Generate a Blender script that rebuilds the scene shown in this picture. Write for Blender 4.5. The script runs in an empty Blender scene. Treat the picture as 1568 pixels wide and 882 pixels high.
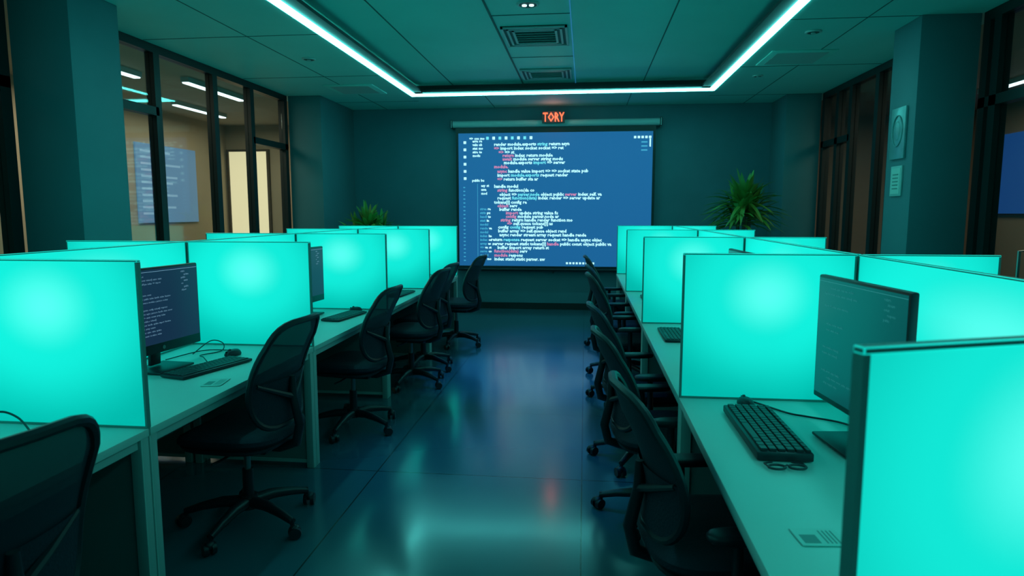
import bpy, bmesh, math, random
from mathutils import Matrix, Vector, Euler
random.seed(7)
scene = bpy.context.scene
scene.view_settings.view_transform = 'Standard'
scene.view_settings.look = 'None'

# ------------------------------------------------------------------ materials
def mat(name, base=(0.5,0.5,0.5), rough=0.5, metal=0.0, em=None, es=0.0, noise=0.0, nscale=8.0,
        spec=0.5, coat=0.0, bump=0.0, rvar=0.0):
    m = bpy.data.materials.new(name); m.use_nodes = True
    nt = m.node_tree; b = nt.nodes['Principled BSDF']
    b.inputs['Base Color'].default_value = (*base, 1)
    b.inputs['Roughness'].default_value = rough
    b.inputs['Metallic'].default_value = metal
    b.inputs['Specular IOR Level'].default_value = spec
    b.inputs['Coat Weight'].default_value = coat
    b.inputs['Coat Roughness'].default_value = 0.12
    if em:
        b.inputs['Emission Color'].default_value = (*em, 1)
        b.inputs['Emission Strength'].default_value = es
    if noise or bump or rvar:
        tc = nt.nodes.new('ShaderNodeTexCoord'); n = nt.nodes.new('ShaderNodeTexNoise')
        n.inputs['Scale'].default_value = nscale; n.inputs['Detail'].default_value = 4
        nt.links.new(tc.outputs['Object'], n.inputs['Vector'])
        if noise:
            mx = nt.nodes.new('ShaderNodeMix'); mx.data_type = 'RGBA'
            mx.inputs[6].default_value = (*[c*(1-noise) for c in base], 1)
            mx.inputs[7].default_value = (*[min(1, c*(1+noise)) for c in base], 1)
            nt.links.new(n.outputs['Fac'], mx.inputs[0]); nt.links.new(mx.outputs[2], b.inputs['Base Color'])
        if rvar:
            mr = nt.nodes.new('ShaderNodeMapRange')
            mr.inputs['To Min'].default_value = max(0.02, rough-rvar); mr.inputs['To Max'].default_value = rough+rvar
            nt.links.new(n.outputs['Fac'], mr.inputs['Value']); nt.links.new(mr.outputs['Result'], b.inputs['Roughness'])
        if bump:
            bp = nt.nodes.new('ShaderNodeBump'); bp.inputs['Strength'].default_value = bump; bp.inputs['Distance'].default_value = 0.01
            nt.links.new(n.outputs['Fac'], bp.inputs['Height']); nt.links.new(bp.outputs['Normal'], b.inputs['Normal'])
    return m

def panel_mat(name, axis):  # backlight and its hot spot painted as an emission gradient; no lamp behind
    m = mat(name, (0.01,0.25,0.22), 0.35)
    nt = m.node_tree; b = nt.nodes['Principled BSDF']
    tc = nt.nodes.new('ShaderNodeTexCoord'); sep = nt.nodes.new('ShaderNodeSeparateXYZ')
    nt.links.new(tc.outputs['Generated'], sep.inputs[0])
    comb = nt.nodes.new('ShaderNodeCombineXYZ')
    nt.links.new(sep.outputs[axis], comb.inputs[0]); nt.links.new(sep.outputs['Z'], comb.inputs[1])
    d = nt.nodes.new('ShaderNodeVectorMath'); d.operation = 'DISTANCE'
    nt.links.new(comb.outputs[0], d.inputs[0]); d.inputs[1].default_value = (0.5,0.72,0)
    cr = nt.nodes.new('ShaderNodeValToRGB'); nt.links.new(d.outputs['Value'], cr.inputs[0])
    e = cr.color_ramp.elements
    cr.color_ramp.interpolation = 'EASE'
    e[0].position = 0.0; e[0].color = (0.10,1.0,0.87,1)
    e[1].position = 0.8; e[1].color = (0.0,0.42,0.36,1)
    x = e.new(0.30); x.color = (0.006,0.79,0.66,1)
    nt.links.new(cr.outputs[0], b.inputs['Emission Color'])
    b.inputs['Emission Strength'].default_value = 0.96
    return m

def glass_mat(name, tint=(0.88,0.96,0.96), gl=0.06):
    m = bpy.data.materials.new(name); m.use_nodes = True; nt = m.node_tree
    nt.nodes.remove(nt.nodes['Principled BSDF']); out = nt.nodes['Material Output']
    tr = nt.nodes.new('ShaderNodeBsdfTransparent'); tr.inputs[0].default_value = (*tint,1)
    g = nt.nodes.new('ShaderNodeBsdfGlossy'); g.inputs['Roughness'].default_value = 0.03
    g.inputs['Color'].default_value = (0.8,0.9,0.9,1)
    mx = nt.nodes.new('ShaderNodeMixShader'); mx.inputs[0].default_value = gl
    nt.links.new(tr.outputs[0], mx.inputs[1]); nt.links.new(g.outputs[0], mx.inputs[2]); nt.links.new(mx.outputs[0], out.inputs[0])
    return m

def mesh_mat(name):
    m = bpy.data.materials.new(name); m.use_nodes = True; nt = m.node_tree
    b = nt.nodes['Principled BSDF']; out = nt.nodes['Material Output']
    b.inputs['Base Color'].default_value = (0.010,0.018,0.034,1); b.inputs['Roughness'].default_value = 0.7
    tr = nt.nodes.new('ShaderNodeBsdfTransparent')
    mx = nt.nodes.new('ShaderNodeMixShader'); mx.inputs[0].default_value = 0.965
    nt.links.new(tr.outputs[0], mx.inputs[1]); nt.links.new(b.outputs[0], mx.inputs[2]); nt.links.new(mx.outputs[0], out.inputs[0])
    return m

def floor_mat():
    m = mat('floor_tile', (0.014,0.040,0.050), 0.20, rvar=0.06, nscale=2.5, spec=0.7, coat=0.4)
    nt = m.node_tree; b = nt.nodes['Principled BSDF']
    tc = nt.nodes.new('ShaderNodeTexCoord')
    br = nt.nodes.new('ShaderNodeTexBrick'); nt.links.new(tc.outputs['Object'], br.inputs['Vector'])
    br.inputs['Scale'].default_value = 1.0; br.inputs['Brick Width'].default_value = 1.2
    br.inputs['Row Height'].default_value = 1.2; br.inputs['Mortar Size'].default_value = 0.004
    br.offset = 0.0
    br.inputs['Color1'].default_value = (0.034,0.115,0.155,1); br.inputs['Color2'].default_value = (0.038,0.125,0.165,1)
    br.inputs['Mortar'].default_value = (0.010,0.03,0.04,1)
    nt.links.new(br.outputs['Color'], b.inputs['Base Color'])
    return m

M = {}
M['wall'] = mat('dark_teal_wall', (0.06,0.17,0.21), 0.7, noise=0.12, nscale=3, bump=0.05)
M['pillar'] = mat('teal_pillar_paint', (0.06,0.18,0.21), 0.6, noise=0.1, nscale=3)
M['ceil'] = mat('ceiling_paint', (0.25,0.62,0.60), 0.75, noise=0.06, nscale=2)
M['ceil_in'] = mat('ceiling_panel', (0.25,0.70,0.66), 0.6, noise=0.06, nscale=2)
M['joint'] = mat('ceiling_joint', (0.04,0.12,0.12), 0.7)
M['recess'] = mat('recess_dark', (0.03,0.06,0.065), 0.6)
M['led'] = mat('led_strip', (0.8,0.8,0.8), 0.5, em=(0.13,1.0,0.92), es=15.0)
M['trimglow'] = mat('trim_blue_glow', (0.02,0.15,0.3), 0.4, em=(0.02,0.25,0.48), es=0.45)  # blue sheen of the metal trim put into colour and emission; no lamp
M['floor'] = floor_mat()
M['frame'] = mat('window_frame_dark', (0.006,0.013,0.015), 0.45)
M['glass'] = glass_mat('window_glass')
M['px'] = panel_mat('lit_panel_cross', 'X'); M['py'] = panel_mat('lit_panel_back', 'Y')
M['pframe'] = mat('partition_frame', (0.10,0.28,0.265), 0.45)
M['desk'] = mat('desk_laminate', (0.46,0.66,0.62), 0.38, noise=0.04, nscale=5)
M['deskleg'] = mat('desk_leg_paint', (0.34,0.48,0.46), 0.5)
M['deskpanel'] = mat('desk_end_panel', (0.12,0.20,0.20), 0.6, noise=0.08, nscale=3)
M['black'] = mat('black_plastic', (0.008,0.012,0.020), 0.42)
M['fabric'] = mat('seat_fabric', (0.009,0.014,0.030), 0.85, bump=0.4, nscale=120)
M['mesh'] = mesh_mat('mesh_back_fabric')
M['metal'] = mat('grey_metal', (0.25,0.27,0.28), 0.3, metal=0.8)
M['navy'] = mat('monitor_screen_navy', (0.006,0.010,0.02), 0.25, em=(0.007,0.022,0.055), es=1.0, spec=0.3)
M['tealscr'] = mat('monitor_screen_teal', (0.01,0.03,0.03), 0.25, em=(0.002,0.068,0.070), es=1.0)
M['scrtext'] = mat('monitor_text', (0.1,0.2,0.3), 0.5, em=(0.25,0.45,0.65), es=0.6)
M['scrtext2'] = mat('monitor_text_dim', (0.05,0.2,0.2), 0.5, em=(0.02,0.18,0.19), es=0.8)
M['key'] = mat('keycap', (0.016,0.020,0.024), 0.45)
M['proj'] = mat('projection_blue', (0.03,0.06,0.1), 0.7, em=(0.010,0.105,0.29), es=1.0)
M['tw'] = mat('code_white', (0.1,0.1,0.1), 0.6, em=(0.50,0.97,1.0), es=1.15)
M['tr'] = mat('code_red', (0.1,0.1,0.1), 0.6, em=(0.66,0.22,0.42), es=1.0)
M['tg'] = mat('code_cyan', (0.1,0.1,0.1), 0.6, em=(0.16,0.78,0.90), es=1.0)
M['td'] = mat('code_dim', (0.1,0.1,0.1), 0.6, em=(0.05,0.36,0.58), es=1.0)
M['housing'] = mat('screen_housing', (0.34,0.50,0.50), 0.5)
M['neon'] = mat('neon_orange', (0.5,0.1,0.05), 0.5, em=(1.0,0.13,0.05), es=1.7)
M['leaf'] = mat('leaf_green', (0.09,0.27,0.045), 0.45, noise=0.4, nscale=5)
M['trunk'] = mat('trunk_bark', (0.08,0.06,0.04), 0.8, noise=0.3, nscale=15)
M['pot'] = mat('pot_ceramic', (0.05,0.07,0.07), 0.4)
M['soil'] = mat('soil', (0.02,0.015,0.01), 0.9, noise=0.4, nscale=30)
M['warmwall'] = mat('warm_wall', (0.36,0.31,0.22), 0.8, noise=0.1, nscale=2)
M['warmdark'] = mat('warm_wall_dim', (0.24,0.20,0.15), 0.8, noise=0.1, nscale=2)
M['white_em'] = mat('linear_lamp_white', (0.8,0.8,0.8), 0.5, em=(0.85,0.97,1.0), es=2.5)
M['warm_em'] = mat('doorway_warm_light', (0.6,0.5,0.35), 0.5, em=(0.85,0.68,0.40), es=0.95)
M['scr2'] = mat('distant_screen_blue', (0.08,0.12,0.2), 0.5, em=(0.07,0.17,0.27), es=0.9)
M['scr2t'] = mat('distant_screen_text', (0.1,0.15,0.2), 0.5, em=(0.20,0.34,0.45), es=0.9)
M['scr3'] = mat('distant_screen_dark_blue', (0.02,0.05,0.1), 0.5, em=(0.005,0.045,0.18), es=0.9)
M['paper'] = mat('card_paper', (0.45,0.62,0.58), 0.5)
M['papert'] = mat('card_print', (0.12,0.25,0.24), 0.5)
M['plaque'] = mat('plaque_metal', (0.20,0.38,0.40), 0.35, metal=0.3, noise=0.3, nscale=12, bump=0.3)
M['spot'] = mat('downlight_lamp', (0.8,0.8,0.8), 0.5, em=(0.5,1.0,0.95), es=3.0)

# ------------------------------------------------------------------ builder
class B:
    def __init__(s): s.bm = bmesh.new(); s.mats = []
    def mi(s, k):
        m = M[k]
        if m not in s.mats: s.mats.append(m)
        return s.mats.index(m)
    def _set(s, verts, k, smooth=False):
        i = s.mi(k); fs = set()
        for v in verts:
            for f in v.link_faces: fs.add(f)
        for f in fs: f.material_index = i; f.smooth = smooth
        return fs
    def box(s, c, sz, k, rot=None, bev=0.0, seg=2):
        mt = Matrix.Translation(c)
        if rot is not None: mt = mt @ (rot if isinstance(rot, Matrix) else Euler(rot).to_matrix().to_4x4())
        mt = mt @ Matrix.Diagonal((*sz, 1))
        r = bmesh.ops.create_cube(s.bm, size=1, matrix=mt)
        s._set(r['verts'], k, bev > 0)
        if bev > 0:
            es = set(e for v in r['verts'] for e in v.link_edges)
            bmesh.ops.bevel(s.bm, geom=list(es), offset=bev, segments=seg, affect='EDGES', profile=0.5)
    def bx(s, x0,x1,y0,y1,z0,z1,k,bev=0.0):
        s.box(((x0+x1)/2,(y0+y1)/2,(z0+z1)/2),(abs(x1-x0),abs(y1-y0),abs(z1-z0)),k,bev=bev)
    def cyl(s, p0, p1, r0, r1, k, seg=16):
        p0 = Vector(p0); p1 = Vector(p1); d = p1-p0
        q = Vector((0,0,1)).rotation_difference(d.normalized()).to_matrix().to_4x4()
        mt = Matrix.Translation((p0+p1)/2) @ q
        r = bmesh.ops.create_cone(s.bm, cap_ends=True, segments=seg, radius1=r0, radius2=r1, depth=d.length, matrix=mt)
        s._set(r['verts'], k, True)
    def sph(s, c, sz, k, seg=16, rot=None):
        mt = Matrix.Translation(c)
        if rot is not None: mt = mt @ Euler(rot).to_matrix().to_4x4()
        mt = mt @ Matrix.Diagonal((*sz,1))
        r = bmesh.ops.create_uvsphere(s.bm, u_segments=seg, v_segments=seg//2+2, radius=1, matrix=mt)
        s._set(r['verts'], k, True)
    def tube(s, pts, r, k, seg=8, closed=False):
        pts = [Vector(p) for p in pts]; n = len(pts); rings = []; i0 = s.mi(k)
        prev = None
        for i, p in enumerate(pts):
            if closed: t = pts[(i+1)%n]-pts[i-1]
            else: t = pts[min(i+1,n-1)]-pts[max(i-1,0)]
            t.normalize()
            if prev is None:
                a = Vector((0,0,1)) if abs(t.z) < 0.9 else Vector((1,0,0))
                u = t.cross(a).normalized()
            else:
                u = (prev - t*prev.dot(t)).normalized()
            prev = u; w = t.cross(u)
            rr = r[i] if isinstance(r,(list,tuple)) else r
            rings.append([s.bm.verts.new(p+(u*math.cos(2*math.pi*j/seg)+w*math.sin(2*math.pi*j/seg))*rr) for j in range(seg)])
        m = n if closed else n-1
        for i in range(m):
            a, b = rings[i], rings[(i+1)%n]
            for j in range(seg):
                f = s.bm.faces.new((a[j],a[(j+1)%seg],b[(j+1)%seg],b[j])); f.material_index = i0; f.smooth = True
        if not closed:
            for rg in (rings[0][::-1], rings[-1]):
                f = s.bm.faces.new(rg); f.material_index = i0
    def rings(s, loops, k, cap=True):
        i0 = s.mi(k); vs = [[s.bm.verts.new(p) for p in l] for l in loops]; n = len(loops[0])
        for a, b in zip(vs, vs[1:]):
            for j in range(n):
                f = s.bm.faces.new((a[j],a[(j+1)%n],b[(j+1)%n],b[j])); f.material_index = i0; f.smooth = True
        if cap:
            for l in (vs[0][::-1], vs[-1]):
                f = s.bm.faces.new(l); f.material_index = i0; f.smooth = True
    def pad(s, c, sx, sy, th, k, ex=4.0, n=32, dip=None):
        prof = [(0.80,-0.5),(0.94,-0.42),(1.0,-0.15),(1.0,0.15),(0.95,0.38),(0.84,0.49),(0.55,0.52)]
        ls = []
        for sc, z in prof:
            l = []
            for i in range(n):
                a = 2*math.pi*i/n; ca, sa = math.cos(a), math.sin(a)
                x = math.copysign(abs(ca)**(2/ex), ca)*sx/2*sc; y = math.copysign(abs(sa)**(2/ex), sa)*sy/2*sc
                zz = z*th
                if dip: zz += dip(x, y)
                l.append((c[0]+x, c[1]+y, c[2]+zz))
            ls.append(l)
        s.rings(ls, k)
    def text(s, st, mt, size, k, offset=0.0):
        cu = bpy.data.curves.new('t','FONT'); cu.body = st; cu.size = size; cu.resolution_u = 1; cu.offset = offset
        o = bpy.data.objects.new('t', cu); scene.collection.objects.link(o)
        bpy.context.view_layer.update()
        me = bpy.data.meshes.new_from_object(o.evaluated_get(bpy.context.evaluated_depsgraph_get()))
        w = max([v.co.x for v in me.vertices] or [0])
        me.transform(mt)
        i = s.mi(k)
        me.polygons.foreach_set('material_index', [i]*len(me.polygons))
        for _ in range(i+1): me.materials.append(None)
        s.bm.from_mesh(me)
        bpy.data.objects.remove(o); bpy.data.curves.remove(cu); bpy.data.meshes.remove(me)
        return w
    def mesh(s, name):
        me = bpy.data.meshes.new(name)
        bmesh.ops.recalc_face_normals(s.bm, faces=[f for f in s.bm.faces if len(f.verts) > 2])
        s.bm.to_mesh(me); s.bm.free()
        for m in s.mats: me.materials.append(m)
        try: me.set_sharp_from_angle(angle=math.radians(40))
        except Exception: pass
        return me
    def done(s, name, loc=(0,0,0), rz=0.0):
        return put(s.mesh(name), name, loc, rz)

def put(me, name, loc=(0,0,0), rz=0.0, scale=(1,1,1)):
    o = bpy.data.objects.new(name, me); o.location = loc; o.rotation_euler = (0,0,rz); o.scale = scale
    scene.collection.objects.link(o); return o

# ------------------------------------------------------------------ room shell
H = 3.12; YB = 10.2; Y0 = -1.6
XL, XR = -4.12, 3.17; PL, PR = -3.65, 2.71
b = B(); b.bx(-7.3,6.6,Y0-0.1,12.7,-0.1,0,'floor'); b.done('floor')
b = B(); b.bx(-4.2,3.3,YB,YB+0.12,0,3.4,'wall'); b.done('wall_back')
b = B(); b.bx(-4.2,3.3,Y0-0.1,Y0,0,3.4,'wall'); b.done('wall_front')
b = B(); b.bx(PL,PR,YB-0.02,YB,0,0.10,'frame'); b.done('baseboard_back')
for nm,(x0,x1,y0,y1) in {'a':(XL,PL,8.9,YB-0.001),'b':(XL,PL,4.43,4.94),'c':(PR,XR,9.5,YB-0.001),'d':(PR,XR,5.88,6.36)}.items():
    b = B(); b.bx(x0,x1,y0,y1,0,H,'pillar',bev=0.006); b.bx(x0-0.0,x1+(0.012 if x0<0 else 0),y0-0.012,y1,0,0.1,'frame'); b.done('pillar')
# ceiling with recess
TX0,TX1,TY1 = -2.42,1.68,9.12; ZI = 3.26
b = B()
b.bx(XL-0.2,TX0,Y0,YB,H,H+0.06,'ceil'); b.bx(TX1,XR+0.2,Y0,YB,H,H+0.06,'ceil'); b.bx(TX0,TX1,TY1,YB,H,H+0.06,'ceil')
b.bx(TX0-0.02,TX1+0.02,Y0,TY1+0.02,ZI,ZI+0.06,'ceil_in')
b.bx(TX0-0.02,TX0,Y0,TY1,H+0.001,ZI,'recess'); b.bx(TX1,TX1+0.02,Y0,TY1,H+0.001,ZI,'recess'); b.bx(TX0,TX1,TY1,TY1+0.02,H+0.001,ZI,'recess')
b.bx(TX0+0.07,TX0+0.19,Y0,TY1-0.07,H+0.02,H+0.05,'recess'); b.bx(TX1-0.19,TX1-0.07,Y0,TY1-0.07,H+0.02,H+0.05,'recess'); b.bx(TX0+0.07,TX1-0.07,TY1-0.19,TY1-0.07,H+0.02,H+0.05,'recess')
for x in (-1.83,0.75): b.bx(x-0.006,x+0.006,Y0,TY1,ZI-0.004,ZI,'joint')
b.bx(-0.868,-0.852,Y0,TY1,ZI-0.010,ZI,'joint'); b.bx(-0.155,-0.145,Y0,TY1,ZI-0.008,ZI,'trimglow')
for y in (2.4,4.2,6.0,7.6): b.bx(-0.86,-0.15,y-0.006,y+0.006,ZI-0.004,ZI,'joint')
for y in (1.2,4.8,): b.bx(TX0,TX1,y-0.005,y+0.005,ZI-0.003,ZI,'joint')
for x in (-3.1,2.3): b.bx(x-0.005,x+0.005,Y0,YB,H-0.003,H,'joint')
for y in (0.5,2.3,4.1,5.9,7.7,9.5):
    b.bx(XL,TX0,y-0.005,y+0.005,H-0.003,H,'joint'); b.bx(TX1,XR,y-0.005,y+0.005,H-0.003,H,'joint')
for x in (-1.4,0.6): b.bx(x-0.005,x+0.005,TY1,YB,H-0.003,H,'joint')
b.done('ceiling')
for q in ((TX0+0.005,TX0+0.065,Y0+0.01,TY1-0.005),(TX1-0.065,TX1-0.005,Y0+0.01,TY1-0.005),(TX0+0.07,TX1-0.07,TY1-0.065,TY1-0.005)):
    b = B(); b.bx(*q,H-0.005,H+0.03,'led'); b.bx(*q,H+0.03,H+0.04,'housing'); b.done('led_strip_light')
# vents
def vent(y0,y1):
    b = B(); x0,x1 = -0.82,-0.19; z = ZI
    for i,(ins) in enumerate((0.0,0.05,0.10)):
        xa,xb,ya,yb = x0+ins,x1-ins,y0+ins,y1-ins; zz = z-0.012; t = 0.022
        k = 'housing'
        b.bx(xa,xb,ya,ya+t,zz-0.01,z,k); b.bx(xa,xb,yb-t,yb,zz-0.01,z,k); b.bx(xa,xa+t,ya,yb,zz-0.01,z,k); b.bx(xb-t,xb,ya,yb,zz-0.01,z,k)
    b.bx(x0,x1,y0,y1,z-0.008,z,'joint')
    n = 6
    for i in range(n):
        yy = y0+0.14+(y1-y0-0.28)*i/(n-1)
        b.box(((x0+x1)/2,yy,z-0.015),(x1-x0-0.24,0.018,0.004),'housing',rot=(0.5,0,0))
    b.done('air_vent')
vent(6.35,7.05); vent(8.2,8.8)
def downlight(x,y,z,r=0.07,lit=False):
    b = B(); pts = [(x+r*math.cos(a*math.pi/12),y+r*math.sin(a*math.pi/12),z-0.004) for a in range(24)]
    b.tube(pts,0.012,'housing',closed=True); b.cyl((x,y,z-0.012),(x,y,z),r*0.9,r*0.95,'recess',24)
    for dx in ((-0.03,0.03) if lit else (0,)):
        b.cyl((x+dx,y,z-0.02),(x+dx,y,z-0.008),0.02,0.02,'spot' if lit else 'housing')
    b.done('recessed_downlight')
downlight(-0.5,5.7,ZI,0.085,True)
downlight(-2.9,6.8,H,0.06); downlight(2.05,5.2,H,0.06); downlight(2.0,6.3,H,0.06); downlight(2.0,8.2,H,0.05)
for (x,y) in ((-3.0,8.5),(2.15,7.3)):
    b = B(); b.bx(x-0.32,x+0.32,y-0.32,y+0.32,H-0.012,H,'ceil_in',bev=0.003); b.bx(x-0.25,x+0.25,y-0.25,y+0.25,H-0.016,H-0.010,'housing'); b.done('ceiling_access_panel')

# ------------------------------------------------------------------ windows
wn = [0]
def window(xp, y0, y1, muls, transoms, handle=None, door=False):
    wn[0]+=1; b = B(); w = 0.045; d = 0.045
    b.bx(xp-d,xp+d,y0,y1,3.04,H-0.002,'frame'); b.bx(xp-d,xp+d,y0,y1,0.001,0.10,'frame')
    ys = [y0+w]+muls+[y1-w]
    for y in ys: b.bx(xp-d,xp+d,y-w,y+w,0.10,3.04,'frame')
    for (a,c,z) in transoms: b.bx(xp-d,xp+d,a,c,z-0.04,z+0.04,'frame')
    for a,c in zip(ys,ys[1:]): b.bx(xp-0.005,xp+0.005,a+w,c-w,0.10,3.04,'glass')
    if handle:
        y,z,sx = handle
        b.tube([(xp+sx*0.045,y,z-0.12),(xp+sx*0.10,y,z-0.12),(xp+sx*0.10,y,z+0.12),(xp+sx*0.045,y,z+0.12)],0.012,'metal')
    b.done(('door_%d' if door else 'window_%d')%wn[0])
window(XL-0.055,4.95,8.89,[6.09,7.10,7.92],[(4.95,6.09,2.49),(7.92,8.89,2.42)])
window(XL-0.055,Y0+0.01,4.42,[0.0,1.5,3.0],[(Y0+0.01,4.42,2.45)])
window(XR+0.055,6.37,9.49,[7.42,7.80,8.53,8.95],[(8.53,9.49,2.43)])
window(XR+0.055,4.31,5.87,[5.68],[(4.31,5.87,2.40)],handle=(5.1,1.12,-1),door=True)
window(XR+0.055,Y0+0.01,4.30,[0.0,1.4,2.8],[(Y0+0.01,4.30,2.40)])

# ------------------------------------------------------------------ neighbouring rooms
b = B(); b.bx(-7.2,-7.05,Y0,12.4,0,3.2,'warmwall'); b.done('wall_left_room_side')
b = B(); b.bx(-7.2,-4.2,12.4,12.55,0,3.2,'warmwall'); b.done('wall_left_room_end')
b = B(); b.bx(-7.2,-4.2,Y0-0.1,Y0,0,3.2,'warmdark'); b.done('wall_left_room_front')
b = B(); b.bx(-4.2,-4.12,YB+0.13,12.4,0,3.2,'warmwall'); b.done('wall_left_room_inner')
b = B(); b.bx(-7.2,-4.34,Y0,12.5,3.2,3.26,'warmwall'); b.done('ceiling_left_room')
for (x,y) in ((-5.4,6.9),(-5.0,8.6),(-6.2,10.2),(-6.3,5.2),(-5.5,3.0)):
    b = B(); b.bx(x-0.05,x+0.05,y-0.7,y+0.7,3.14,3.20,'housing'); b.bx(x-0.04,x+0.04,y-0.68,y+0.68,3.125,3.14,'white_em'); b.done('linear_ceiling_light')
b = B(); b.bx(-7.045,-7.02,9.7,11.3,1.35,2.62,'scr2')
for i in range(11):
    z = 2.5-i*0.1
    b.bx(-7.02,-7.015,9.8,9.8+random.uniform(0.5,1.3),z-0.018,z+0.018,'scr2t')
b.done('wall_display_screen')
b = B(); b.bx(-6.98,-6.2,12.37,12.395,0.001,2.7,'warm_em'); b.bx(-7.02,-6.98,12.34,12.395,0.001,2.74,'trunk'); b.bx(-6.2,-6.15,12.34,12.395,0.001,2.74,'trunk'); b.bx(-6.98,-6.2,12.34,12.395,2.7,2.74,'trunk'); b.done('lit_doorway')
b = B(); b.bx(6.4,6.55,Y0,12.4,0,3.2,'warmdark'); b.done('wall_right_room_side')
b = B(); b.bx(3.3,6.55,12.4,12.55,0,3.2,'warmdark'); b.done('wall_right_room_end')
b = B(); b.bx(3.3,6.55,Y0-0.1,Y0,0,3.2,'warmdark'); b.done('wall_right_room_front')
b = B(); b.bx(3.38,6.55,Y0,12.5,3.2,3.26,'warmdark'); b.done('ceiling_right_room')
for (x,y) in ((4.6,6.6),(5.4,9.4)):
    b = B(); b.bx(x-0.05,x+0.05,y-0.5,y+0.5,3.14,3.20,'housing'); b.bx(x-0.04,x+0.04,y-0.48,y+0.48,3.125,3.14,'white_em'); b.done('linear_ceiling_light')
b = B(); b.bx(6.36,6.395,9.6,11.2,1.5,2.7,'scr3'); b.bx(6.35,6.36,9.6,11.2,1.48,1.5,'frame'); b.done('wall_display_screen')
def area(name, loc, sx, sy, e, col):
    l = bpy.data.lights.new(name,'AREA'); l.shape='RECTANGLE'; l.size=sx; l.size_y=sy; l.energy=e; l.color=col
    o = bpy.data.objects.new(name,l); o.location=loc; scene.collection.objects.link(o); return o
area('left_room_ceiling_lamp',(-5.7,8.5,3.10),1.6,6,85,(1.0,0.84,0.58))
area('right_room_ceiling_lamp',(4.9,8.0,3.10),1.4,5,52,(1.0,0.84,0.58))

# ------------------------------------------------------------------ projector screen
def sx(u): return -1.95+(u-705)/293*2.94
def sz(v): return 2.73-(v-202)/206*2.04
RX = Matrix.Rotation(math.pi/2,4,'X')
YS = 10.08
b = B()
b.bx(-1.99,1.03,YS,YS+0.012,0.64,2.80,'frame')
b.bx(-1.95,0.99,YS-0.004,YS,0.69,2.72,'proj')
b.cyl((-2.03,YS,2.855),(1.08,YS,2.855),0.052,0.052,'housing',24)
b.bx(-2.03,1.08,YS-0.02,YB-0.005,2.83,2.905,'housing',bev=0.008)
for x in (-2.05,1.10): b.box((x,YS+0.03,2.855),(0.035,0.15,0.135),'housing',bev=0.012)
b.cyl((-1.99,YS,0.635),(1.03,YS,0.635),0.022,0.022,'black')
b.cyl((-0.48,YS,0.63),(-0.48,YS,0.58),0.012,0.012,'black')
words = "const return render import module value state index stream server config public static string object array update module.exports => buffer socket handle request response function(data) self.queue async await tokens[i] parser.node".split()
def code(b,u0,u1,v,cols,size=0.068,off=0.0025):
    u = u0
    i = 0
    while u < u1-3:
        w = random.choice(words); k = cols[i] if i < len(cols) else 'tw'; i += 1
        mt = Matrix.Translation((sx(u),YS-0.006,sz(v)-size*0.35)) @ RX
        maxch = max(2,int((u1-u)/3.3)); w = w[:maxch]
        wd = b.text(w,mt,size,k,off)
        u += wd/2.94*293+1.8
W,R,G,D = 'tw','tr','tg','td'
L = [(760,878,220,[W,W,G]),(760,870,226,[R,W,W]),(767,790,232,[R]),(773,850,237,[R,W,W]),(773,865,242.5,[R,W]),(775,872,248,[W,G]),(760,785,254,[R]),
 (765,905,261,[R,W,W]),(765,877,267,[W,G,W]),(765,825,273,[R,W]),(760,797,284,[W]),(765,822,290,[R,W]),(768,925,296.5,[W,W,G,W,W,R]),(765,925,302,[W,G,W]),
 (760,812,308.5,[W]),(765,800,314,[R]),(768,806,319.5,[W]),(778,857,325,[R,W]),(778,858,330.5,[R,W]),(770,875,336,[R,W,W]),(780,850,341.5,[R,W]),(766,838,347,[W,G]),
 (766,872,353,[W,W]),(768,902,359,[W,W]),(755,928,366.5,[W,G,W]),(757,942,373,[W,W,W,W,R]),(765,845,379,[W]),(760,815,384.5,[R,W]),(760,808,391,[R]),(760,835,397,[W])]
for a in L: code(b,*a)
for v in (215,220.5,226,231.5,237): code(b,727,743,v,[W],0.050)
for v in (283,289,295): code(b,740,752,v,[W],0.050)
for v in (319,325,331,337,343,349,355,361,367,373,379,385,391,397): code(b,738,755,v,[D,W],0.050)
code(b,726,748,275,[W],0.05)
for i in range(6): b.bx(sx(713),sx(717),YS-0.006,YS-0.004,sz(219+i*11),sz(215+i*11),'tw')
for v in range(285,400,6): b.bx(sx(712),sx(715),YS-0.006,YS-0.004,sz(v+1.6),sz(v),'td')
code(b,722,742,211,[W],0.05)
for i in range(8): b.bx(sx(748+i*9.5),sx(752+i*9.5),YS-0.006,YS-0.004,sz(213),sz(208.5),'tw' if i%2 else 'tg')
for i in range(5): b.bx(sx(970+i*5.5),sx(973.5+i*5.5),YS-0.006,YS-0.004,sz(213.5),sz(210),'tw')
for v in (218,224,230): b.bx(sx(981),sx(990),YS-0.006,YS-0.004,sz(v+2),sz(v),'td')
b.bx(sx(993),sx(995),YS-0.006,YS-0.004,sz(226),sz(214),'tw')
for i in range(9): b.bx(sx(871+i*5),sx(874+i*5),YS-0.006,YS-0.004,sz(404.5),sz(401.5),'tw')
b.bx(sx(734),sx(734.6),YS-0.006,YS-0.004,sz(400),sz(280),'td')
b.done('projector_screen')
# neon sign
b = B(); b.box((-0.49,9.98,2.93),(0.34,0.03,0.17),'recess',bev=0.006)
mt = Matrix.Translation((-0.645,9.962,2.865)) @ RX @ Matrix.Diagonal((0.80,1.25,1,1))
b.text('TORY',mt,0.15,'neon',0.003); b.done('neon_sign')
l = bpy.data.lights.new('neon_sign_glow','POINT'); l.energy=1.2; l.color=(1,0.2,0.15); l.shadow_soft_size=0.05
o = bpy.data.objects.new('neon_sign_glow',l); o.location=(-0.49,9.85,2.95); scene.collection.objects.link(o)

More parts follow.
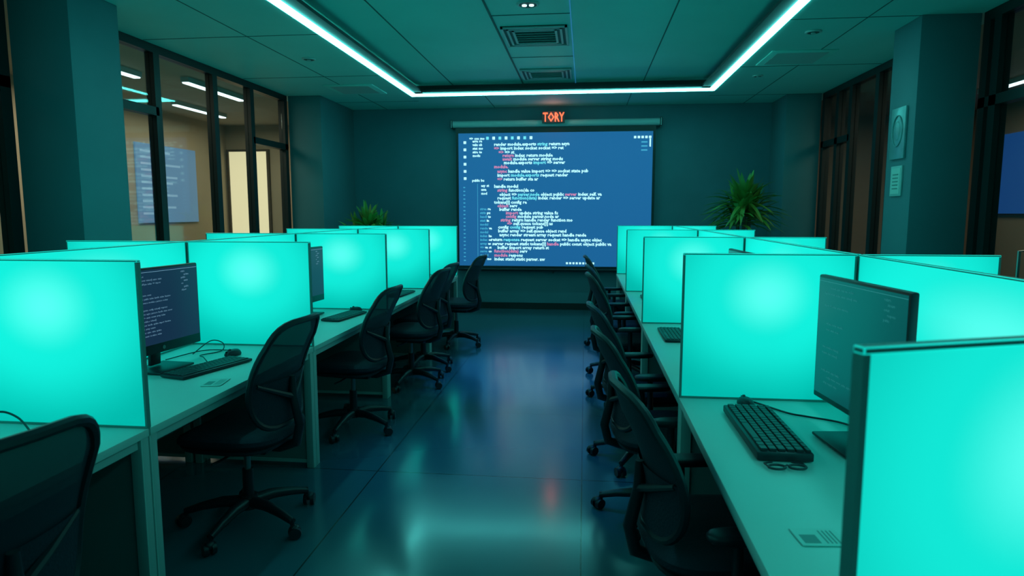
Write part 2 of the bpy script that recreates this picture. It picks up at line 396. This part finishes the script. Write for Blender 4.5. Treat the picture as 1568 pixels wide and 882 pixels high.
# ------------------------------------------------------------------ desks & partitions
ZD = 0.73; ZP = 1.35
def desk_mesh(depth, length):
    b = B(); g = 0.004
    b.bx(-depth,0,g,length-g,0.70,ZD,'desk',bev=0.003)
    b.bx(-0.045,-0.015,0.05,length-0.05,0.665,0.70,'deskleg')
    for y in (g+0.02,length-g-0.02):
        b.bx(-0.05,-0.005,y-0.02,y+0.02,0.0,0.70,'deskleg',bev=0.003)
        b.bx(-depth+0.005,-depth+0.05,y-0.02,y+0.02,0.0,0.70,'deskleg',bev=0.003)
        b.bx(-depth+0.05,-0.05,y-0.009,y+0.009,0.05,0.70,'deskpanel')
        b.bx(-depth+0.05,-0.05,y-0.013,y+0.013,0.03,0.05,'deskleg')
    b.bx(-depth+0.03,-depth+0.045,0.045,length-0.045,0.28,0.70,'deskpanel')
    b.cyl((-depth+0.12,length*0.5,ZD),(-depth+0.12,length*0.5,ZD+0.003),0.03,0.03,'black',20)
    return b.mesh('office_desk')
def cross_part(x0,x1,y,t=0.020,name='desk_partition',rz=0,z0=ZD+0.001,fr=0.008):
    b = B(); L_ = x1-x0; z1 = ZP
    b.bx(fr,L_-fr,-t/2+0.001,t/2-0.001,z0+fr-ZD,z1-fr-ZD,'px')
    b.bx(0,L_,-t/2,t/2,z1-fr-ZD,z1-ZD,'pframe',bev=0.002); b.bx(0,L_,-t/2,t/2,z0-ZD,z0+fr-ZD,'pframe')
    b.bx(0,fr,-t/2,t/2,z0+fr-ZD,z1-fr-ZD,'pframe'); b.bx(L_-fr,L_,-t/2,t/2,z0+fr-ZD,z1-fr-ZD,'pframe')
    b.done(name,(x0,y,ZD),rz)
def back_part(x,y0,y1,t=0.020):
    b = B(); L_ = y1-y0; fr = 0.008; z0 = ZD+0.001; z1 = ZP
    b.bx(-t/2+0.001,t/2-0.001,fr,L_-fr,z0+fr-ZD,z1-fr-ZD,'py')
    b.bx(-t/2,t/2,0,L_,z1-fr-ZD,z1-ZD,'pframe',bev=0.002); b.bx(-t/2,t/2,0,L_,z0-ZD,z0+fr-ZD,'pframe')
    b.bx(-t/2,t/2,0,fr,z0+fr-ZD,z1-fr-ZD,'pframe'); b.bx(-t/2,t/2,L_-fr,L_,z0+fr-ZD,z1-fr-ZD,'pframe')
    b.done('desk_partition',(x,y0,ZD))
XA = -1.585; DL = 0.765; SL = 1.475; LY = [2.17+SL*i for i in range(-1,5)]
XM = XA-DL-0.006
dm = desk_mesh(DL,SL)
for i in range(-1,5):
    y = 2.17+SL*(i-1)
    if y < -1: continue
    put(dm,'office_desk',(XA,y,0)); put(dm,'office_desk',(XM-0.006-DL,y+SL,0),math.pi)
    back_part(XM,y+0.014,y+SL-0.014)
for y in LY:
    cross_part(XA-DL+0.008,XA-0.002,y); cross_part(XM-0.014-DL+0.014,XM-0.014,y)
XA2 = 0.41; DR = 0.70; SR = 1.9; RY = [0.9+SR*i for i in range(5)]
XM2 = XA2+DR+0.006; DR2 = 0.53
dm1 = desk_mesh(DR,SR); dm2 = desk_mesh(DR2,SR)
for i in range(-1,4):
    y = 0.9+SR*i
    put(dm1,'office_desk',(XA2,y+SR,0),math.pi); put(dm2,'office_desk',(XM2+0.006+DR2,y,0))
    if i >= 0: back_part(XM2,y+0.014,y+SR-0.014)
for y in RY[1:]:
    cross_part(XA2+0.002,XM2-0.014,y); cross_part(XM2+0.014,XM2+DR2,y)
cross_part(XA2-0.060,XA2+DR-0.10,0.865,t=0.020,rz=math.radians(20),fr=0.010)

# ------------------------------------------------------------------ chairs
def chair_mesh(arms):
    b = B()
    for i in range(5):
        a = 2*math.pi*i/5+0.3; c,s_ = math.cos(a),math.sin(a)
        b.tube([(0.03*c,0.03*s_,0.115),(0.12*c,0.12*s_,0.118),(0.22*c,0.22*s_,0.10),(0.30*c,0.30*s_,0.078)],[0.030,0.026,0.020,0.016],'black',10)
        b.cyl((0.295*c,0.295*s_,0.095),(0.295*c,0.295*s_,0.05),0.010,0.010,'black',8)
        px,py = 0.31*c,0.31*s_; t = a+0.9
        tx,ty = -math.sin(t),math.cos(t)
        for sg in (-1,1):
            b.cyl((px+tx*sg*0.008,py+ty*sg*0.008,0.030),(px+tx*sg*0.027,py+ty*sg*0.027,0.030),0.030,0.027,'black',18)
        b.sph((px,py,0.045),(0.026,0.026,0.022),'black',12)
    b.cyl((0,0,0.085),(0,0,0.15),0.048,0.040,'black',20)
    b.cyl((0,0,0.15),(0,0,0.28),0.026,0.026,'black',16); b.cyl((0,0,0.28),(0,0,0.40),0.016,0.016,'metal',16)
    b.box((-0.02,0,0.405),(0.26,0.16,0.045),'black',bev=0.012)
    b.tube([(0.0,0.07,0.40),(0.0,0.20,0.395),(0.02,0.24,0.39)],0.007,'black')
    b.pad((0.01,0,0.445),0.48,0.49,0.035,'black',ex=3.5)
    b.pad((0.01,0,0.478),0.50,0.51,0.065,'fabric',ex=3.5,dip=lambda x,y:-0.030*max(0,(x-0.12)/0.13)**2*1.0+0.012*(abs(y)/0.25)**2)
    z0,z1 = 0.53,1.03
    def xb(v): return -0.235+0.03*math.sin(math.pi*min(1,v*1.25))-0.11*v**1.4
    def pt(u,v,off=0):
        e = 4.5; vv = 2*v-1
        w = 0.225*(max(0,1-abs(vv)**e))**(1/e)*(0.84+0.18*math.sin(math.pi*(0.12+0.75*v)))
        y = w*u
        return (xb(v)+0.06*(y/0.225)**2+off, y, z0+(z1-z0)*v)
    nu,nv = 12,20
    def vv_(j):
        return 0.5-0.5*math.cos(math.pi*j/nv)
    g0 = [[pt(-1+2*i/nu,vv_(j)) for i in range(nu+1)] for j in range(nv+1)]
    i0 = b.mi('mesh')
    vs = [[b.bm.verts.new(p) for p in row] for row in g0]
    for j in range(nv):
        for i in range(nu):
            try:
                f = b.bm.faces.new((vs[j][i],vs[j][i+1],vs[j+1][i+1],vs[j+1][i])); f.material_index = i0; f.smooth = True
            except Exception: pass
    loop = [pt(1,vv_(j)) for j in range(nv+1)]+[pt(-1,vv_(j)) for j in range(nv,-1,-1)]
    cl = []
    for p in loop:
        if not cl or (Vector(p)-Vector(cl[-1])).length > 0.004: cl.append(p)
    if (Vector(cl[0])-Vector(cl[-1])).length < 0.004: cl.pop()
    b.tube(cl,0.015,'black',8,closed=True)
    for (va,vb,offs,k) in ((0.03,0.45,-0.010,'fabric'),(0.03,0.45,0.010,'fabric')):
        n2 = 8
        rows = [[pt((-1+2*i/nu)*0.97,va+(vb-va)*j/n2,offs) for i in range(nu+1)] for j in range(n2+1)]
        vs2 = [[b.bm.verts.new(p) for p in row] for row in rows]; kk = b.mi(k)
        for j in range(n2):
            for i in range(nu):
                f = b.bm.faces.new((vs2[j][i],vs2[j][i+1],vs2[j+1][i+1],vs2[j+1][i])); f.material_index = kk; f.smooth = True
    b.tube([(-0.06,0,0.40),(-0.18,0,0.40),(-0.265,0,0.43),(-0.285,0,0.52),(xb(0.25)-0.03,0,0.655),(xb(0.45)-0.015,0,0.755)],[0.024,0.024,0.024,0.022,0.020,0.014],'black',10)
    for sg in (-1,1):
        b.tube([(xb(0.25)-0.03,0,0.655),(xb(0.35),sg*0.10,0.70),(xb(0.45)+0.045,sg*0.205,0.75)],[0.016,0.013,0.010],'black',8)
    if arms:
        for sg in (-1,1):
            b.tube([(-0.02,sg*0.12,0.41),(-0.02,sg*0.24,0.415),(-0.03,sg*0.285,0.45),(-0.035,sg*0.29,0.62)],[0.018,0.018,0.018,0.016],'black',10)
            b.pad((0.0,sg*0.29,0.632),0.25,0.085,0.030,'black',ex=3.0,n=24)
    return b.mesh('office_chair')
cm = chair_mesh(False); cma = chair_mesh(True)
def ch(x,y,deg,arms=False,sz_=1.0): put(cma if arms else cm,'office_chair',(x,y,0),math.radians(deg),(1,1,sz_))
ch(-1.52,1.30,170,False,1.01)
ch(-1.62,2.90,176); ch(-1.61,4.34,176,False,0.98); ch(-1.52,5.56,172); ch(-1.56,6.16,172); ch(-1.46,7.32,172)
ch(0.44,2.12,8,True,0.95); ch(0.39,3.20,8,True,0.92); ch(0.37,3.95,8,True,0.94); ch(0.36,5.25,5,True); ch(0.36,6.05,5,True); ch(0.34,7.35,3,True)

# ------------------------------------------------------------------ monitors
MT = Matrix(((0,0,1,0),(1,0,0,0),(0,1,0,0),(0,0,0,1)))
def monitor_mesh(w,zb,zt,scr,txt,chin=0.03,dense=True,seed=1):
    random.seed(seed); b = B(); t = 0.026; bz = 0.010
    zc = (zb+zt)/2
    b.box((-t/2,0,zc),(t,w,zt-zb),'black',bev=0.006)
    b.box((-t-0.012,0,zc-0.02),(0.03,w*0.55,(zt-zb)*0.55),'black',bev=0.010)
    b.bx(0.0,0.0015,-w/2+bz,w/2-bz,zb+chin,zt-bz,scr)
    H_ = zt-bz-zb-chin; W_ = w-2*bz
    def tx(s,y,z,size,k=txt): 
        return b.text(s,Matrix.Translation((0.0025,y,z)) @ MT,size,k,0.0)
    n = 17
    for i in range(n):
        z = zt-bz-0.035-(H_-0.06)*i/n
        if random.random() < (0.12 if dense else 0.4): continue
        ind = random.choice([0,0.02,0.04]); y = -W_/2+0.05+ind
        end = -W_/2+0.05+ind+random.uniform(0.06,0.24)
        while y < end:
            y += tx(random.choice(words)[:8],y,z,0.012)+0.006
    for i in range(5 if not dense else 7):
        z = zt-bz-0.03-0.016*i
        tx(random.choice(words)[:7],W_/2-0.12+0.02*(i%2),z,0.014)
    b.bx(0.0015,0.0025,-W_/2,W_/2,zt-bz-0.012,zt-bz-0.010,txt)
    b.box((-0.055,0,(0.02+zc)/2),(0.018,0.07,zc-0.02),'black',bev=0.004,rot=(0,0.05,0))
    b.box((-0.02,0,0.008),(0.19,0.24,0.012),'black',bev=0.005)
    b.cyl((0.0012,0,zb+chin*0.5),(0.0025,0,zb+chin*0.5),chin*0.2,chin*0.2,'metal',16)
    return b.mesh('computer_monitor')
mm1 = monitor_mesh(0.55,0.09,0.52,'navy','scrtext',chin=0.05)
mm2 = monitor_mesh(0.57,0.10,0.56,'tealscr','scrtext2',chin=0.022,dense=False,seed=5)
zz = ZD+0.0015
put(mm1,'computer_monitor',(-2.10,3.02,zz),math.radians(-6)); put(mm1,'computer_monitor',(-2.10,4.75,zz),math.radians(-4))
put(mm1,'computer_monitor',(-2.10,6.2,zz),0); put(mm1,'computer_monitor',(-2.12,1.35,zz),0)
put(mm2,'computer_monitor',(0.90,2.25,zz),math.radians(186)); put(mm2,'computer_monitor',(0.92,4.0,zz),math.radians(182)); put(mm2,'computer_monitor',(0.92,5.8,zz),math.radians(180))
for y in (3.0,4.6,6.1): put(mm1,'computer_monitor',(-2.56,y,zz),math.pi)

def keyboard_mesh(L_,W_,th):
    b = B()
    b.box((0,0,th*0.4),(W_,L_,th*0.7),'black',bev=0.005)
    rows = 5; ux = (W_-0.02)/(rows+0.6)
    for r in range(rows):
        y = -L_/2+0.012
        if r == 0: seq = [1.3,1.3,1.3,6.3,1.3,1.3,1.3,1,1,1,1,1]
        else: seq = [1+0.25*(r%3)]+[1]*11+[2-0.25*(r%3)]+[1,1,1]+[1]
        tot = sum(seq); sc = (L_-0.024)/tot
        rx = -W_/2+0.014+ux*(0.4+r)
        for q in seq:
            w = q*sc
            b.box((rx, y+w/2, th*0.78),(ux*0.82,w-0.0028,th*0.34),'key',bev=0.0015,seg=1)
            y += w
    y = -L_/2+0.012
    for q in range(14):
        w = (L_-0.024)/14
        b.box((W_/2-0.010-ux*0.1,y+w/2,th*0.78),(ux*0.5,w-0.004,th*0.30),'key',bev=0.001,seg=1); y += w
    return b.mesh('keyboard')
km = keyboard_mesh(0.44,0.15,0.022); kmr = keyboard_mesh(0.52,0.175,0.040)
put(km,'keyboard',(-1.885,3.05,zz),math.radians(180-16)); put(km,'keyboard',(-1.80,4.72,zz),math.radians(180-8)); put(km,'keyboard',(-1.76,6.1,zz),math.radians(176))
put(kmr,'keyboard',(0.642,2.34,zz),math.radians(0)); put(km,'keyboard',(0.57,4.22,zz),0); put(km,'keyboard',(0.60,6.0,zz),0)
def mouse(x,y,deg):
    b = B(); ls = []
    for sc,z in ((0.92,0),(1,0.006),(0.98,0.014),(0.85,0.024),(0.6,0.032),(0.3,0.035)):
        ls.append([(0.052*sc*math.cos(a*math.pi/12)-(1-sc)*0.008,0.031*sc*math.sin(a*math.pi/12),z) for a in range(24)])
    b.rings(ls,'black'); b.cyl((0.02,-0.004,0.031),(0.02,0.004,0.031),0.009,0.009,'key',12)
    b.box((0.034,0,0.024),(0.028,0.0015,0.012),'key'); b.done('computer_mouse',(x,y,zz),math.radians(deg))
mouse(-1.93,3.36,250); mouse(0.665,2.70,100); mouse(-1.82,5.02,180)
def cable(pts,r=0.003):
    P = [Vector(p) for p in pts]; out = []
    for i in range(len(P)-1):
        p0,p1,p2,p3 = P[max(i-1,0)],P[i],P[i+1],P[min(i+2,len(P)-1)]
        for j in range(8):
            t = j/8; out.append(0.5*((2*p1)+(-p0+p2)*t+(2*p0-5*p1+4*p2-p3)*t*t+(-p0+3*p1-3*p2+p3)*t**3))
    out.append(P[-1]); b = B(); b.tube(out,r,'black',6); b.done('cable')
zc = ZD+0.006
cable([(-1.98,3.19,zc),(-2.03,3.24,zc+0.01),(-2.10,3.33,zc),(-2.05,3.45,zc),(-2.08,3.52,zc+0.03),(-2.13,3.48,zc+0.05),(-2.16,3.35,zc)])
cable([(-1.96,3.42,zc+0.005),(-2.02,3.47,zc),(-2.16,3.44,zc),(-2.22,3.2,zc)])
cable([(0.66,2.757,zc+0.008),(0.72,2.72,zc),(0.80,2.60,zc),(0.86,2.56,zc),(0.96,2.50,zc),(1.02,2.40,zc)],0.004)
cable([(-1.95,2.05,zc),(-2.05,2.10,zc+0.04),(-2.12,2.09,zc+0.06),(-2.14,2.02,zc+0.02),(-2.05,1.9,zc)],0.004)
def card(x,y,w,l,deg,t=0.003):
    b = B(); b.box((0,0,t/2),(w,l,t),'paper',bev=0.001,seg=1)
    b.bx(-w*0.4,-w*0.05,-l*0.38,l*0.1,t,t+0.0006,'papert')
    for i in range(4): b.bx(w*0.08+i*w*0.09,w*0.11+i*w*0.09,-l*0.38,l*0.35,t,t+0.0006,'papert')
    b.done('access_card',(x,y,zz),math.radians(deg))
card(-1.70,2.80,0.09,0.13,10); card(0.575,1.585,0.11,0.085,5)
b = B()
for sg in (-1,1):
    pts = [(sg*0.032+0.026*math.cos(a*math.pi/10),0.018*math.sin(a*math.pi/10),0.008) for a in range(20)]
    b.tube(pts,0.004,'black',6,closed=True)
b.tube([(-0.008,0,0.010),(0,0.003,0.013),(0.008,0,0.010)],0.003,'black',6)
for sg in (-1,1): b.tube([(sg*0.058,0.003,0.009),(sg*0.060,0.03,0.008),(sg*0.03,0.045,0.006)],0.003,'black',6)
b.done('eyeglasses',(0.63,2.02,zz),0.1)

# ------------------------------------------------------------------ plants
def plant(x,y,zmid,rad,n,seed,spread=0.14,ymul=1.0):
    random.seed(seed); b = B()
    ls = []
    for r,z in ((0.15,0.0),(0.165,0.02),(0.20,0.42),(0.215,0.44),(0.215,0.47),(0.19,0.47),(0.185,0.43)):
        ls.append([(r*math.cos(a*math.pi/16),r*math.sin(a*math.pi/16),z) for a in range(32)])
    b.rings(ls,'pot'); b.cyl((0,0,0.42),(0,0,0.44),0.185,0.185,'soil',24)
    for (dx,dy,zt) in ((0.0,0.0,zmid),(spread,0.04,zmid-0.12),(-spread,0.02,zmid-0.18)):
        b.tube([(dx*0.4,dy*0.4,0.43),(dx*0.8,dy,0.43+(zt-0.43)*0.5),(dx,dy,zt)],[0.03,0.025,0.022],'trunk',10)
        m = n if dx == 0 else n//2
        for i in range(m):
            az = i*2.39996+random.uniform(-0.2,0.2); el = random.uniform(0.0,1.4)
            ln = rad*random.uniform(0.75,1.1); w = 0.038*random.uniform(0.8,1.2)
            base = Vector((dx,dy,zt-random.uniform(0,0.15)))
            d = Vector((math.cos(az)*math.cos(el),ymul*math.sin(az)*math.cos(el),math.sin(el)))
            side = Vector((-math.sin(az),math.cos(az),0))
            seg = 7; lv=[];rv=[];mv=[]
            for s_ in range(seg+1):
                t = s_/seg; p = base+d*ln*t+Vector((0,0,-ln*0.42*t*t*(1.2-el*0.5)))
                ww = w*(0.35+1.6*t)*(1-t)**0.8+0.001
                lv.append(b.bm.verts.new(p+side*ww)); rv.append(b.bm.verts.new(p-side*ww)); mv.append(b.bm.verts.new(p-Vector((0,0,ww*0.4))))
            k = b.mi('leaf')
            for s_ in range(seg):
                for A_,C_ in ((lv,mv),(mv,rv)):
                    f = b.bm.faces.new((A_[s_],C_[s_],C_[s_+1],A_[s_+1])); f.material_index = k; f.smooth = True
    b.done('potted_plant',(x,y,0))
plant(2.10,9.02,1.66,0.60,100,3,0.08,0.72); plant(-2.95,8.72,1.34,0.52,90,5,0.16,0.85)

# ------------------------------------------------------------------ plaques on pillar
b = B(); x = PR-0.001
b.bx(x-0.02,x,6.0,6.26,1.98,2.42,'plaque',bev=0.005)
pts = [(x-0.024,6.13+0.09*math.cos(a*math.pi/16),2.22+0.13*math.sin(a*math.pi/16)) for a in range(32)]
b.tube(pts,0.006,'plaque',6,closed=True); b.sph((x-0.02,6.13,2.22),(0.012,0.05,0.08),'plaque'); b.done('relief_plaque')
b = B(); b.bx(x-0.015,x,6.02,6.22,1.66,1.92,'housing',bev=0.004); b.bx(x-0.018,x-0.015,6.04,6.20,1.68,1.90,'paper')
for i in range(5): b.bx(x-0.020,x-0.018,6.07,6.17,1.72+i*0.03,1.73+i*0.03,'papert')
b.done('framed_notice')

# added blue fill spots, no fixtures; stand in for the screen's blue on the floor
for (y,e) in ((3.8,90),(6.0,240),(7.6,150)):
    l = bpy.data.lights.new('blue_floor_fill','SPOT'); l.energy=e; l.color=(0.02,0.30,1.0); l.spot_size=math.radians(44); l.spot_blend=0.9; l.shadow_soft_size=0.10
    o = bpy.data.objects.new('blue_floor_fill',l); o.location=(-0.45,y,ZI-0.03); scene.collection.objects.link(o)

# ------------------------------------------------------------------ camera, world
w = bpy.data.worlds.new('w'); scene.world = w; w.use_nodes = True
w.node_tree.nodes['Background'].inputs[0].default_value = (0.004,0.012,0.014,1)
cam = bpy.data.cameras.new('camera'); cam.sensor_width = 36; cam.lens = 36*1000/1568
cam.dof.use_dof = True; cam.dof.focus_distance = 4.0; cam.dof.aperture_fstop = 4.0; cam.clip_start = 0.05
co = bpy.data.objects.new('camera',cam); co.location = (0,0,1.52)
co.rotation_euler = (math.radians(90-6.617),0,math.radians(6.35)); scene.collection.objects.link(co); scene.camera = co
